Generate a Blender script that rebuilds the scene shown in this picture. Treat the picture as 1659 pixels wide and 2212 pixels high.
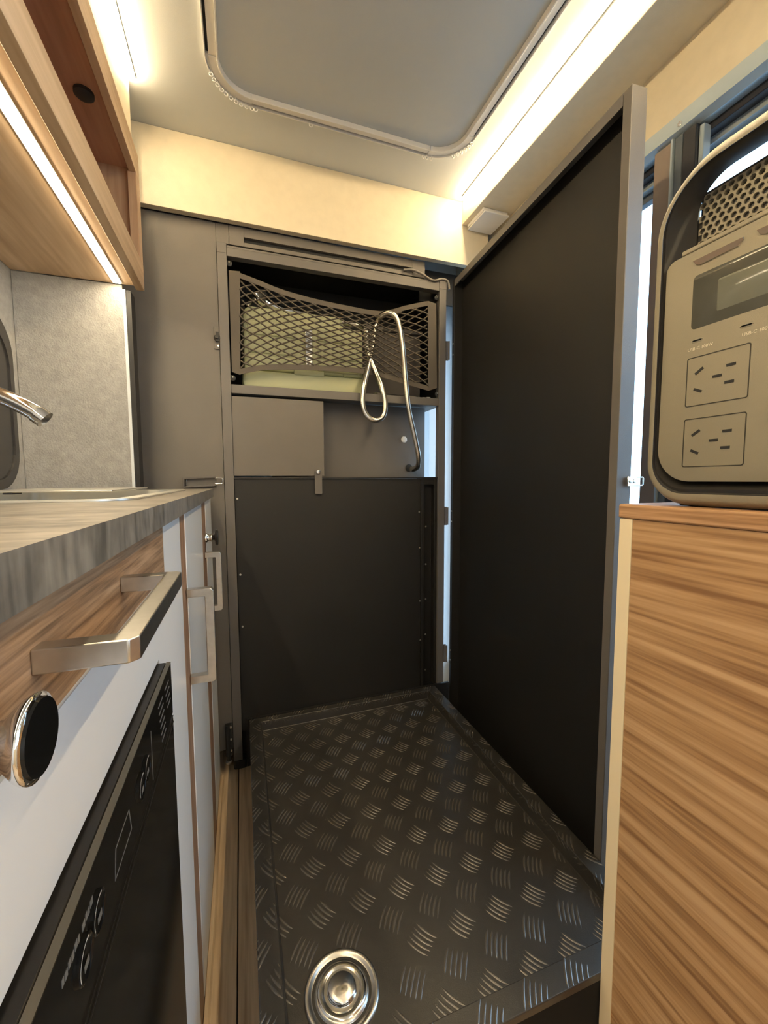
import bpy, bmesh, math, random
from mathutils import Vector, Matrix
random.seed(4)
for o in list(bpy.data.objects): bpy.data.objects.remove(o)
S = bpy.context.scene
COL = S.collection
H = 0.94                       # eye height above the wooden floor; all numbers below are metres from the eye
O = Vector((0, 0, H))
# ------------------------------------------------------------------ camera
R0 = Vector((0.94406119, -0.3297517, -0.00350481))      # right
R1 = Vector((-0.02921091, -0.07303353, -0.99690161))    # down
R2 = Vector((0.32847403, 0.9412385, -0.07858047))       # forward
FPX = 883.24
cd = bpy.data.cameras.new('camera'); cam = bpy.data.objects.new('camera', cd); COL.objects.link(cam)
m = Matrix.Identity(4)
for i in range(3):
    m[i][0] = R0[i]; m[i][1] = -R1[i]; m[i][2] = -R2[i]; m[i][3] = O[i]
cam.matrix_world = m
cd.sensor_fit = 'VERTICAL'; cd.sensor_height = 36; cd.sensor_width = 27; cd.lens = 36 * FPX / 2212
cd.clip_start = 0.01; cd.clip_end = 60
S.camera = cam
# ------------------------------------------------------------------ sky, exposure
S.view_settings.view_transform = 'Standard'; S.view_settings.look = 'None'
S.view_settings.gamma = 1; S.view_settings.use_curve_mapping = False
S.view_settings.exposure = 0.45
SKY = 5.0; LED = 76.0
W = bpy.data.worlds.new('sky'); S.world = W; W.use_nodes = True
bg = W.node_tree.nodes['Background']; bg.inputs[0].default_value = (0.58, 0.77, 1.0, 1); bg.inputs[1].default_value = SKY

# ------------------------------------------------------------------ materials
def new(name):
    m = bpy.data.materials.new(name); m.use_nodes = True
    return m, m.node_tree.nodes, m.node_tree.links, m.node_tree.nodes['Principled BSDF']
def c4(c): return (c[0], c[1], c[2], 1)
def plain(name, c, rough=.5, metal=0, noise=0, nscale=200, bump=0, bscale=300, coat=0, spec=.5):
    m, N, L, b = new(name)
    b.inputs['Base Color'].default_value = c4(c); b.inputs['Roughness'].default_value = rough
    b.inputs['Metallic'].default_value = metal; b.inputs['Coat Weight'].default_value = coat
    b.inputs['Specular IOR Level'].default_value = spec
    tc = N.new('ShaderNodeTexCoord')
    if noise:
        n = N.new('ShaderNodeTexNoise'); n.inputs['Scale'].default_value = nscale; n.inputs['Detail'].default_value = 6
        L.new(tc.outputs['Object'], n.inputs['Vector'])
        r = N.new('ShaderNodeValToRGB'); L.new(n.outputs['Fac'], r.inputs[0])
        r.color_ramp.elements[0].position = .3; r.color_ramp.elements[1].position = .7
        r.color_ramp.elements[0].color = c4([x * (1 - noise) for x in c]); r.color_ramp.elements[1].color = c4([min(1, x * (1 + noise)) for x in c])
        L.new(r.outputs[0], b.inputs['Base Color'])
    if bump:
        n = N.new('ShaderNodeTexNoise'); n.inputs['Scale'].default_value = bscale; n.inputs['Detail'].default_value = 4
        L.new(tc.outputs['Object'], n.inputs['Vector'])
        bp = N.new('ShaderNodeBump'); bp.inputs['Strength'].default_value = bump; bp.inputs['Distance'].default_value = .002
        L.new(n.outputs['Fac'], bp.inputs['Height']); L.new(bp.outputs[0], b.inputs['Normal'])
    return m
def wood(name, c0, c1, c2, scl=(60, 3, 60), rough=.5, fine=3.0):
    """grain runs along the axis with the small scale"""
    m, N, L, b = new(name)
    tc = N.new('ShaderNodeTexCoord'); mp = N.new('ShaderNodeMapping'); L.new(tc.outputs['Object'], mp.inputs[0])
    mp.inputs['Scale'].default_value = scl
    n = N.new('ShaderNodeTexNoise'); n.inputs['Scale'].default_value = 1; n.inputs['Detail'].default_value = 5; n.inputs['Distortion'].default_value = .35
    L.new(mp.outputs[0], n.inputs['Vector'])
    mp2 = N.new('ShaderNodeMapping'); L.new(tc.outputs['Object'], mp2.inputs[0]); mp2.inputs['Scale'].default_value = tuple(s * fine for s in scl)
    n2 = N.new('ShaderNodeTexNoise'); n2.inputs['Scale'].default_value = 1; n2.inputs['Detail'].default_value = 3
    L.new(mp2.outputs[0], n2.inputs['Vector'])
    mx = N.new('ShaderNodeMath'); mx.operation = 'MULTIPLY_ADD'; mx.inputs[1].default_value = .45; L.new(n2.outputs['Fac'], mx.inputs[0]); 
    ml = N.new('ShaderNodeMath'); ml.operation = 'MULTIPLY'; ml.inputs[1].default_value = .6; L.new(n.outputs['Fac'], ml.inputs[0])
    L.new(ml.outputs[0], mx.inputs[2])
    r = N.new('ShaderNodeValToRGB'); L.new(mx.outputs[0], r.inputs[0]); e = r.color_ramp.elements
    e[0].position = .38; e[0].color = c4(c0); e[1].position = .66; e[1].color = c4(c2)
    k = e.new(.52); k.color = c4(c1)
    L.new(r.outputs[0], b.inputs['Base Color']); b.inputs['Roughness'].default_value = rough
    bp = N.new('ShaderNodeBump'); bp.inputs['Strength'].default_value = .12; bp.inputs['Distance'].default_value = .0008
    L.new(mx.outputs[0], bp.inputs['Height']); L.new(bp.outputs[0], b.inputs['Normal'])
    return m
def emis(name, c, s):
    m, N, L, b = new(name)
    b.inputs['Base Color'].default_value = c4(c); b.inputs['Emission Color'].default_value = c4(c); b.inputs['Emission Strength'].default_value = s
    return m
def glass(name, c, rough=0.0):
    m, N, L, b = new(name)
    g = N.new('ShaderNodeBsdfGlossy'); g.inputs['Roughness'].default_value = rough; g.inputs['Color'].default_value = (.9, .95, 1, 1)
    t = N.new('ShaderNodeBsdfTransparent'); t.inputs[0].default_value = c4(c)
    f = N.new('ShaderNodeLayerWeight'); f.inputs[0].default_value = .12
    mx = N.new('ShaderNodeMixShader'); L.new(f.outputs['Facing'], mx.inputs[0]); L.new(t.outputs[0], mx.inputs[1]); L.new(g.outputs[0], mx.inputs[2])
    L.new(mx.outputs[0], N['Material Output'].inputs[0])
    return m
M = {}
M['cream'] = plain('cream', (.74, .65, .48), .5, noise=.03, nscale=40, bump=.1, bscale=500)
M['ceil'] = plain('ceiling_grey', (.66, .69, .70), .55, bump=.15, bscale=900)
M['texture_grey'] = plain('textured_grey', (.33, .32, .30), .75, noise=.12, nscale=60, bump=.8, bscale=260)
M['walllight'] = plain('pale_wall', (.75, .77, .78), .6, bump=.1)
M['black'] = plain('black_powder_coat', (.0105, .0095, .0085), .46, bump=.35, bscale=1500)
M['grey_coat'] = plain('grey_powder_coat', (.135, .122, .108), .5, noise=.05, nscale=8, bump=.3, bscale=1200)
M['frame'] = plain('frame_powder_coat', (.13, .12, .112), .45, bump=.3, bscale=1200)
M['dark'] = plain('dark_void', (.01, .01, .01), .6)
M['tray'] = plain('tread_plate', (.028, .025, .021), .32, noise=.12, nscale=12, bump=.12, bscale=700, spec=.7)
M['tread'] = plain('tread_crest', (.07, .062, .052), .24, spec=.8)  # bars coloured paler than the plate to strengthen their highlights
M['steel'] = plain('brushed_steel', (.62, .60, .56), .3, 1, noise=.06, nscale=120)
M['steel_hi'] = plain('bright_steel', (.75, .74, .72), .16, 1)
M['chrome'] = plain('chrome', (.86, .86, .86), .05, 1)
M['white'] = plain('white_gloss_board', (.80, .80, .79), .28)
M['white_plastic'] = plain('white_plastic', (.82, .81, .79), .35)
M['beige_edge'] = plain('beige_edge_band', (.80, .68, .46), .45)
M['brownstile'] = wood('brown_stile', (.20, .11, .06), (.30, .17, .10), (.38, .23, .14), (60, 60, 4), .5)
M['drawerwood'] = wood('drawer_wood', (.13, .075, .04), (.28, .17, .095), (.42, .27, .16), (120, 6, 150), .55)
M['rightwood'] = wood('side_cabinet_wood', (.22, .11, .045), (.40, .235, .11), (.52, .335, .18), (60, 2.0, 62), .5, 2.6)
M['topwood'] = wood('side_top_wood', (.27, .14, .06), (.38, .21, .10), (.50, .30, .16), (60, 4, 160), .45)
M['upperwood'] = wood('overhead_wood', (.40, .26, .15), (.52, .36, .22), (.62, .45, .30), (24, 1.6, 24), .5)
M['upperwood_z'] = wood('overhead_wood_upright', (.42, .26, .15), (.52, .34, .21), (.62, .43, .28), (30, 30, 2), .5)
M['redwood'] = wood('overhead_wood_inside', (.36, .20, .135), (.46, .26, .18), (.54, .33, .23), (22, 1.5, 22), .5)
M['floorwood'] = wood('floor_oak', (.42, .29, .175), (.62, .47, .31), (.78, .61, .42), (34, 1.8, 34), .5)
M['worktop'] = plain('stone_laminate', (.20, .18, .155), .36, noise=.45, nscale=16, bump=.15, bscale=120)
def stone(name, c0, c1, c2):
    m, N, L, b = new(name)
    tc = N.new('ShaderNodeTexCoord'); mp = N.new('ShaderNodeMapping'); L.new(tc.outputs['Object'], mp.inputs[0])
    mp.inputs['Scale'].default_value = (9, 62, 9); mp.inputs['Rotation'].default_value = (.30, 0, .25)
    n = N.new('ShaderNodeTexNoise'); n.inputs['Scale'].default_value = 1; n.inputs['Detail'].default_value = 6; n.inputs['Distortion'].default_value = 1.2; L.new(mp.outputs[0], n.inputs['Vector'])
    n2 = N.new('ShaderNodeTexNoise'); n2.inputs['Scale'].default_value = 55; n2.inputs['Detail'].default_value = 6; L.new(tc.outputs['Object'], n2.inputs['Vector'])
    mx = N.new('ShaderNodeMix'); mx.inputs[0].default_value = .4; L.new(n.outputs['Fac'], mx.inputs[2]); L.new(n2.outputs['Fac'], mx.inputs[3])
    r = N.new('ShaderNodeValToRGB'); L.new(mx.outputs[0], r.inputs[0]); e = r.color_ramp.elements
    e[0].position = .38; e[0].color = c4(c0); e[1].position = .62; e[1].color = c4(c2); k = e.new(.5); k.color = c4(c1)
    L.new(r.outputs[0], b.inputs['Base Color']); b.inputs['Roughness'].default_value = .36
    return m
M['worktop'] = stone('stone_laminate', (.105, .095, .082), (.19, .172, .148), (.27, .245, .21))
M['oven'] = plain('oven_black', (.006, .006, .006), .10, spec=.35)
M['ovenframe'] = plain('oven_side', (.014, .012, .010), .35, spec=.3)
M['brass'] = plain('oven_edge', (.20, .18, .14), .4, 1)
M['print'] = plain('painted_highlight', (.45, .45, .43), .5)  # pale colour of the highlights painted on the oven buttons
M['dimprint'] = plain('dim_print', (.13, .13, .13), .5)
M['green'] = plain('olive_plastic', (.50, .52, .32), .4, bump=.25, bscale=900)
M['greydark'] = plain('grey_cloth', (.12, .11, .105), .8, bump=.4, bscale=800)
M['rubber'] = plain('black_rubber', (.02, .02, .02), .55)
M['net'] = plain('net_cord', (.085, .07, .055), .8)
M['web'] = plain('net_webbing', (.11, .095, .08), .85, bump=.5, bscale=1500)
M['ps'] = plain('station_grey', (.27, .24, .175), .42, bump=.3, bscale=1800)
M['psdark'] = plain('station_black', (.028, .026, .023), .30)
M['psline'] = plain('station_groove', (.03, .026, .018), .5)
M['psscreen'] = plain('station_screen', (.085, .085, .07), .12)
M['pslcd'] = plain('station_display', (.17, .175, .14), .10)
M['pssteel'] = plain('station_button', (.50, .46, .42), .18, 1)
M['pstext'] = plain('station_print', (.72, .66, .52), .5)
M['winframe'] = plain('window_frame', (.10, .12, .14), .35)
M['winblack'] = plain('window_black', (.02, .02, .025), .35)
M['winblue'] = plain('window_alloy', (.50, .58, .62), .3, .5)
M['stile'] = plain('window_stile', (.26, .20, .165), .45)
M['acrylic'] = plain('dark_acrylic', (.035, .032, .03), .25)
M['asphalt'] = plain('asphalt', (.20, .20, .20), .9, noise=.2, nscale=30)
M['pane'] = glass('window_pane', (.9, .97, 1.0))
M['lid'] = plain('sink_steel', (.80, .78, .72), .38, 1)
M['led'] = emis('led_diffuser', (1.0, .80, .50), LED)
M['ledlow'] = emis('led_diffuser_under', (1.0, .82, .54), LED * .72)
M['alu'] = plain('led_profile', (.7, .7, .68), .35, 1)
M['cable'] = plain('grey_cable', (.16, .145, .13), .5)

# ------------------------------------------------------------------ geometry helpers
class MB:
    def __init__(s): s.v = []; s.f = []
    def quad(s, a, b, c, d):
        i = len(s.v); s.v += [Vector(a), Vector(b), Vector(c), Vector(d)]; s.f.append((i, i+1, i+2, i+3)); return s
    def box(s, x0, x1, y0, y1, z0, z1):
        if x0 > x1: x0, x1 = x1, x0
        if y0 > y1: y0, y1 = y1, y0
        if z0 > z1: z0, z1 = z1, z0
        i = len(s.v)
        s.v += [Vector((x, y, z)) for z in (z0, z1) for y in (y0, y1) for x in (x0, x1)]
        for q in ((0, 2, 3, 1), (4, 5, 7, 6), (0, 1, 5, 4), (2, 6, 7, 3), (0, 4, 6, 2), (1, 3, 7, 5)): s.f.append(tuple(i+k for k in q))
        return s
    def loft(s, loops, closed=True, cap0=True, cap1=True):
        i = len(s.v); n = len(loops[0])
        for l in loops: s.v += [Vector(p) for p in l]
        for a in range(len(loops)-1):
            for k in range(n if closed else n-1):
                k2 = (k+1) % n
                s.f.append((i+a*n+k, i+a*n+k2, i+(a+1)*n+k2, i+(a+1)*n+k))
        if cap0: s.f.append(tuple(i+k for k in range(n))[::-1])
        if cap1: s.f.append(tuple(i+(len(loops)-1)*n+k for k in range(n)))
        return s
    def tube(s, pts, r, seg=10, cap=True):
        pts = [Vector(p) for p in pts]; loops = []; up = None
        for k, p in enumerate(pts):
            t = (pts[min(k+1, len(pts)-1)] - pts[max(k-1, 0)]).normalized()
            if up is None: up = Vector((0, 0, 1)) if abs(t.z) < .9 else Vector((1, 0, 0))
            a = t.cross(up).normalized(); b = a.cross(t).normalized(); up = b
            rr = r[k] if isinstance(r, (list, tuple)) else r
            loops.append([p + a*math.cos(2*math.pi*j/seg)*rr + b*math.sin(2*math.pi*j/seg)*rr for j in range(seg)])
        return s.loft(loops, True, cap, cap)
    def lathe(s, c, axis, prof, seg=32, cap0=False, cap1=True):
        c = Vector(c); ax = Vector(axis).normalized()
        a = ax.orthogonal().normalized(); b = ax.cross(a)
        loops = [[c + ax*h + (a*math.cos(2*math.pi*j/seg) + b*math.sin(2*math.pi*j/seg))*r for j in range(seg)] for r, h in prof]
        return s.loft(loops, True, cap0, cap1)
    def obox(s, c, ax, ay, az, hx, hy, hz):
        c = Vector(c); ax = Vector(ax).normalized(); ay = Vector(ay).normalized(); az = Vector(az).normalized(); i = len(s.v)
        s.v += [c + ax*hx*x + ay*hy*y + az*hz*z for z in (-1, 1) for y in (-1, 1) for x in (-1, 1)]
        for q in ((0, 2, 3, 1), (4, 5, 7, 6), (0, 1, 5, 4), (2, 6, 7, 3), (0, 4, 6, 2), (1, 3, 7, 5)): s.f.append(tuple(i+k for k in q))
        return s
    def bar(s, a, b, w, h, up=(0, 0, 1)):
        a = Vector(a); b = Vector(b); d = (b-a); up = Vector(up); sd = d.cross(up).normalized(); u = sd.cross(d).normalized()
        return s.obox((a+b)/2, d, sd, u, d.length/2, w/2, h/2)
ORG = {}
def place(o, parent, org):
    COL.objects.link(o); ORG[o.name] = org
    if parent: o.parent = parent; o.location = org - ORG[parent.name]
    else: o.location = org + O
def build(mb, name, mat, parent=None, bevel=0, seg=2, smooth=None, org=None, label=None, fix=True):
    if org is None:
        if parent: org = ORG[parent.name].copy()
        else:
            xs = [v.x for v in mb.v]; ys = [v.y for v in mb.v]; zs = [v.z for v in mb.v]
            org = Vector(((min(xs)+max(xs))/2, (min(ys)+max(ys))/2, min(zs)))
    me = bpy.data.meshes.new(name); me.from_pydata([v - org for v in mb.v], [], mb.f); me.update()
    if fix:
        bm = bmesh.new(); bm.from_mesh(me); bmesh.ops.recalc_face_normals(bm, faces=bm.faces); bm.to_mesh(me); bm.free()
    me.materials.append(M[mat] if isinstance(mat, str) else mat)
    o = bpy.data.objects.new(name, me); place(o, parent, org)
    if bevel:
        md = o.modifiers.new('bevel', 'BEVEL'); md.width = bevel; md.segments = seg; md.limit_method = 'ANGLE'; md.angle_limit = math.radians(40)
    if smooth is None: smooth = bool(bevel)
    if smooth: me.shade_smooth() if smooth == 'all' else me.set_sharp_from_angle(angle=math.radians(38))
    if label: o['label'] = label
    return o
def dup(o, at, parent=None, name=None):
    c = o.copy(); COL.objects.link(c); par = parent or o.parent
    c.parent = par; at = Vector(at); ORG[c.name] = at
    c.location = at - ORG[par.name] if par else at + O
    return c
def empty(name, loc):
    o = bpy.data.objects.new(name, None); o.empty_display_size = .05; place(o, None, Vector(loc)); return o
def tag(o, label=None, cat=None, group=None, kind=None):
    if label: o['label'] = label
    if cat: o['category'] = cat
    if group: o['group'] = group
    if kind: o['kind'] = kind
    return o
def thing(name, loc, label, cat, group=None): return tag(empty(name, loc), label, cat, group)
def struct(o, label=None): o['kind'] = 'structure'; (label and o.__setitem__('label', label)); return o
def rrect(a0, a1, b0, b1, r, n=6):
    """rounded rectangle in 2-D, counter-clockwise"""
    if not isinstance(r, (list, tuple)): r = [r]*4
    out = []
    for (ca, cb, s, rr) in ((a1, b0, -90, r[0]), (a1, b1, 0, r[1]), (a0, b1, 90, r[2]), (a0, b0, 180, r[3])):
        sa = -1 if ca == a1 else 1; sb = -1 if cb == b1 else 1
        for k in range(n+1):
            t = math.radians(s + 90*k/n); out.append((ca + sa*rr + rr*math.cos(t), cb + sb*rr + rr*math.sin(t)))
    return out
def pix(u, v, **k):
    d = R0*((u-829.5)/FPX) + R1*((v-1106)/FPX) + R2
    a, val = list(k.items())[0]; return d*(val/d['xyz'.index(a)])
def text(s, size, pt, xdir, ydir, mat, parent, name='lettering'):
    cu = bpy.data.curves.new('t', 'FONT'); cu.body = s; cu.size = size; cu.extrude = .0001; cu.resolution_u = 2
    t = bpy.data.objects.new('t', cu); me = bpy.data.meshes.new_from_object(t)
    bpy.data.objects.remove(t); me.name = name
    X = Vector(xdir).normalized(); Y = Vector(ydir).normalized(); Z = X.cross(Y)
    P = Vector(pt) - ORG[parent.name]
    for v in me.vertices: v.co = P + X*v.co.x + Y*v.co.y + Z*v.co.z
    me.materials.clear(); me.materials.append(M[mat]); o = bpy.data.objects.new(name, me); place(o, parent, ORG[parent.name].copy()); return o

XL, XR, ZF, ZC, YB = -.483, .885, -.94, .965, 1.60     # left wall, right wall, floor, ceiling, rear of the van
YN = -1.5                                               # open end behind the photographer
# ================================================================== STRUCTURE
fl = build(MB().box(XL, XR, YN, YB, ZF-.03, ZF-.008), 'floor', 'dark'); struct(fl)
def plank(x0, x1, y0, y1): build(MB().box(x0, x1, y0, y1, ZF-.008, ZF), 'plank', 'floorwood', fl, .0008, 1, org=Vector((x0, y0+x0*3, ZF)))
xs = [XL, -.392, -.272, -.152, -.0335, .0865, .2065, .3265, .4465, .5665, .6865, .8065, XR]
for i in range(len(xs)-1):
    for (a, b) in ([(YN, .35), (.35, YB)] if i % 2 else [(YN, -.4), (-.4, YB)]): plank(xs[i]+.0012, xs[i+1]-.0012, a+.0006, b-.0006)
struct(build(MB().box(XL-.03, XR+.16, YN, YB+.03, ZC, ZC+.03), 'ceiling', 'ceil'))
# left wall with a hole for the dark window (1.16 deep, .34 high)
WY0, WY1, WZ0, WZ1 = .30, 1.155, -.018, .345
struct(build(MB().box(XL-.03, XL, YN, YB, ZF-.03, ZC), 'wall_left', 'texture_grey'))
w1 = empty('window_1', (XL, (WY0+WY1)/2, WZ0)); struct(w1)
def ring(x0, x1, o, i, mb):
    mb.loft([[(x0, a, b) for a, b in o], [(x1, a, b) for a, b in o], [(x1, a, b) for a, b in i], [(x0, a, b) for a, b in i], [(x0, a, b) for a, b in o]], True, False, False); return mb
build(ring(XL+.0002, XL+.010, rrect(WY0-.012, WY1+.004, WZ0+.0, WZ1+.012, .085), rrect(WY0+.02, WY1-.012, WZ0+.02, WZ1-.02, .075), MB()), 'window_frame', 'acrylic', w1)
build(MB().loft([[(XL+.0004, a, b) for a, b in rrect(WY0+.01, WY1-.008, WZ0+.01, WZ1-.01, .08)], [(XL+.007, a, b) for a, b in rrect(WY0+.01, WY1-.008, WZ0+.01, WZ1-.01, .08)]]), 'pane', 'acrylic', w1)
# back wall
struct(build(MB().box(XL, XR+.16, YB, YB+.03, ZF-.03, ZC), 'wall_back', 'walllight'))
struct(build(MB().box(XL, XR+.16, YN-.03, YN, ZF-.03, ZC), 'wall_front', 'walllight'))
struct(build(MB().box(XR+.05, 14, -12, 12, ZF-.45, ZF-.40), 'ground', 'asphalt'))
# cream fascia across the back, above the locker
struct(build(MB().box(-.47, .865, 1.332, 1.353, .757, ZC-.0005), 'trim_1', 'cream', bevel=.0008, seg=1))
# soffit along the right wall
struct(build(MB().box(.757, XR+.02, YN, 1.3315, .888, ZC-.0005), 'trim_2', 'cream', bevel=.001, seg=1))
# right wall : window opening, stretched where unseen to let in more daylight
RY0, RY1, RZ0, RZ1 = -.35, 1.57, -.80, .722
wr = MB()
wr.box(XR, XR+.03, YN, -1.25, ZF-.03, ZC).box(XR, XR+.03, -1.25, -.45, .78, ZC).box(XR, XR+.03, -1.25, -.45, ZF-.03, .05).box(XR, XR+.03, -.45, RY0, ZF-.03, ZC).box(XR, XR+.03, RY1, YB, ZF-.03, ZC).box(XR, XR+.03, RY0, RY1, ZF-.03, RZ0).box(XR, XR+.03, RY0, RY1, RZ1+.03, ZC)  # the further opening, behind the eye, is added for soft fill daylight
struct(build(wr, 'wall_right', 'cream'))
w2 = empty('window_2', (XR, .5, RZ0)); struct(w2)
lip = MB()   # metal lip under the cream wall
lip.loft([[(XR-.003, y, RZ1+.034), (XR-.003, y, RZ1+.002), (XR+.012, y, RZ1-.006), (XR+.03, y, RZ1-.006), (XR+.03, y, RZ1+.034)] for y in (RY0, RY1)])
build(lip, 'head_trim', 'winblue', w2)
sc = build(MB().lathe((XR-.003, .655, RZ1+.012), (-1, 0, 0), [(.005, 0), (.0045, .0015), (.002, .0022)], 12), 'screw', 'steel_hi', w2, smooth=True)
# outer frame steps back in three rebates
def framestep(x0, x1, top, bot, y0, y1, w, mat, name):
    mb = MB(); mb.box(x0, x1, y0, y1, top-w, top).box(x0, x1, y0, y1, bot, bot+w).box(x0, x1, y0, y0+w, bot+w, top-w).box(x0, x1, y1-w, y1, bot+w, top-w); return build(mb, name, mat, w2, .001, 1)
framestep(XR+.0301, XR+.052, RZ1-.001, RZ0+.001, RY0+.001, RY1-.001, .02, 'winblack', 'outer_frame')
framestep(XR+.052, XR+.07, RZ1-.012, RZ0+.01, RY0+.012, RY1-.012, .022, 'winblue', 'rebate')
framestep(XR+.07, XR+.09, RZ1-.020, RZ0+.02, RY0+.02, RY1-.02, .03, 'winframe', 'sash_frame')
build(MB().box(XR+.078, XR+.082, RY0+.03, RY1-.03, RZ0+.04, RZ1-.04), 'pane', 'pane', w2)
build(MB().box(XR+.002, XR+.028, .672, .713, RZ0, RZ1-.007), 'stile', 'stile', w2, .001, 1)
build(MB().box(XR-.004, XR+.028, .668, .6718, RZ0, RZ1-.007), 'stile_edge', 'winblue', w2)
build(MB().box(XR+.002, XR+.03, .651, .667, RZ0, RZ1-.007), 'inner_stile', 'winframe', w2, .001, 1)
build(MB().box(XR+.002, XR+.03, .624, .6505, RZ0, RZ1-.007), 'blind_guide', 'winblack', w2, .001, 1)
build(MB().box(XR+.010, XR+.03, .614, .6235, RZ0, RZ1-.012), 'rebate', 'winblue', w2, .001, 1)
build(MB().box(XR-.02, XR+.03, RY0, RY1, RZ0-.02, RZ0), 'sill', 'walllight', w2, .002)
# skirting moulding at the foot of the kitchen cabinet
struct(build(MB().loft([[(-.0879, y, ZF+.0002), (-.078, y, ZF+.0002), (-.078, y, ZF+.003), (-.081, y, ZF+.007), (-.0879, y, ZF+.008)] for y in (YN+.2, 1.335)]), 'baseboard_left', 'floorwood'))

# ================================================================== LED LIGHTS
def led(loc, a, b, prof, face, mat, label):
    t = thing('led_light', loc, label, 'light strip', None)
    build(MB().loft([[(x, y, z) for x, z in prof] for y in (a, b)]), 'profile', 'white_plastic', t)
    build(MB().loft([[(x, y, z) for x, z in face] for y in (a+.002, b-.002)]), 'diffuser', mat, t)
    return t
led((.74, .2, .95), YN+.3, 1.305, [(.7560, .9645), (.7560, .9592), (.741, .9592), (.741, .9645)], [(.7562, .95915), (.7555, .9550), (.7528, .9512), (.7488, .9500), (.7448, .9512), (.7420, .9550), (.7415, .95915)], 'led', 'warm glowing light strip in the corner of the ceiling and the right-hand soffit')
led((-.22, .2, .94), YN+.3, 1.195, [(-.2240, .9645), (-.2240, .9592), (-.2095, .9592), (-.2095, .9645)], [(-.2245, .95915), (-.2238, .9550), (-.2210, .9512), (-.2170, .9500), (-.2130, .9512), (-.2103, .9550), (-.2098, .95915)], 'led', 'warm glowing light strip along the ceiling above the open overhead cabinet')
led((-.268, .2, .476), YN+.3, 1.188, [(-.2585, .4808), (-.2785, .4808), (-.2785, .4785), (-.2585, .4785)], [(-.2595, .4787), (-.2775, .4787), (-.2755, .4765), (-.2615, .4765)], 'ledlow', 'warm glowing light strip under the wooden overhead cabinet')

# ================================================================== OVERHEAD CABINET
UX = -.213
oc = thing('overhead_cabinet', (-.34, .2, .47), 'open-fronted wooden overhead cabinet above the worktop', 'cabinet')
Y0 = YN+.3; Y1 = 1.198
build(MB().box(XL+.001, UX-.018, Y0, Y1, .481, .496), 'bottom_board', 'upperwood', oc, .0006, 1)
build(MB().box(UX-.018, UX, Y0, Y1, .471, .534), 'front_rail', 'upperwood', oc, .0006, 1)
build(MB().box(UX-.015, UX, Y0, Y1, .728, .786), 'top_rail', 'upperwood', oc, .0006, 1)
build(MB().box(XL+.001, UX-.015, Y0, Y1-.02, .742, .757), 'top_board', 'redwood', oc)
build(MB().box(XL+.001, UX-.0182, Y1-.02, Y1-.001, .4965, .786), 'end_panel', 'upperwood_z', oc)
build(MB().box(UX-.018, UX, Y1-.035, Y1, .5345, .7275), 'end_stile', 'upperwood_z', oc, .0006, 1)
build(MB().box(XL+.0012, XL+.006, Y0, Y1-.021, .4965, .7415), 'back_board', 'redwood', oc)
build(MB().box(UX-.030, UX-.0125, Y0, Y1, .7865, ZC-.0005), 'filler_board', 'cream', oc)
build(MB().lathe((-.262, .985, .742), (0, 0, -1), [(.017, 0), (.017, .006), (.012, .010), (.006, .011)], 20), 'magnetic_catch', 'rubber', oc, smooth=True)

# ================================================================== KITCHEN CABINET
KX = -.088
kc = thing('kitchen_cabinet', (-.28, .3, ZF), 'white kitchen base cabinet with brown stiles and a wooden drawer under the left worktop', 'cabinet')
KY0 = YN+.3; KY1 = 1.335
build(MB().box(XL+.002, XL+.01, KY0, KY1, ZF+.0005, -.0475), 'back_board', 'white', kc)
build(MB().box(XL+.0105, KX-.018, KY0, KY1, ZF+.0005, ZF+.016), 'bottom_board', 'white', kc)
for y in (KY0, -.14, .545, 1.03, KY1-.016): build(MB().box(XL+.0105, KX-.018, y, y+.0145, ZF+.0165, -.0475), 'divider', 'white', kc)
dw = build(MB().box(KX-.0175, KX, -.25, .5335, -.1105, -.0485), 'drawer_front', 'drawerwood', kc, .0006, 1, org=Vector((KX, .2, -.08)))
# white face panel around the oven (oven y -.12 .. .475, z -.62 .. -.193)
OY0, OY1, OZ0, OZ1 = -.12, .475, -.66, -.193
fp = MB()
fp.box(KX-.0175, KX, KY0, OY0-.004, ZF+.001, -.1125).box(KX-.0175, KX, OY1+.004, .535, ZF+.001, -.1125).box(KX-.0175, KX, OY0-.004, OY1+.004, OZ1+.003, -.1125).box(KX-.0175, KX, OY0-.004, OY1+.004, ZF+.001, OZ0-.003)
build(fp, 'face_panel', 'white', kc)
build(MB().box(KX-.0175, KX, .535, .671, ZF+.001, -.0485), 'face_stile', 'white', kc)
for a, b in ((.6712, .7345), (1.031, 1.1395)):
    build(MB().box(KX-.0175, KX-.0012, a, b, ZF+.001, -.0485), 'brown_stile', 'brownstile', kc)
build(MB().box(KX-.0175, KX, .7347, 1.0305, ZF+.014, -.0485), 'door', 'white', kc, .0007, 1, org=Vector((KX, .88, -.5)), label='wide white door')
build(MB().box(KX-.0175, KX, 1.140, KY1, ZF+.014, -.0485), 'door', 'white', kc, .0007, 1, org=Vector((KX, 1.25, -.5)), label='narrow white door at the far end')
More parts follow.
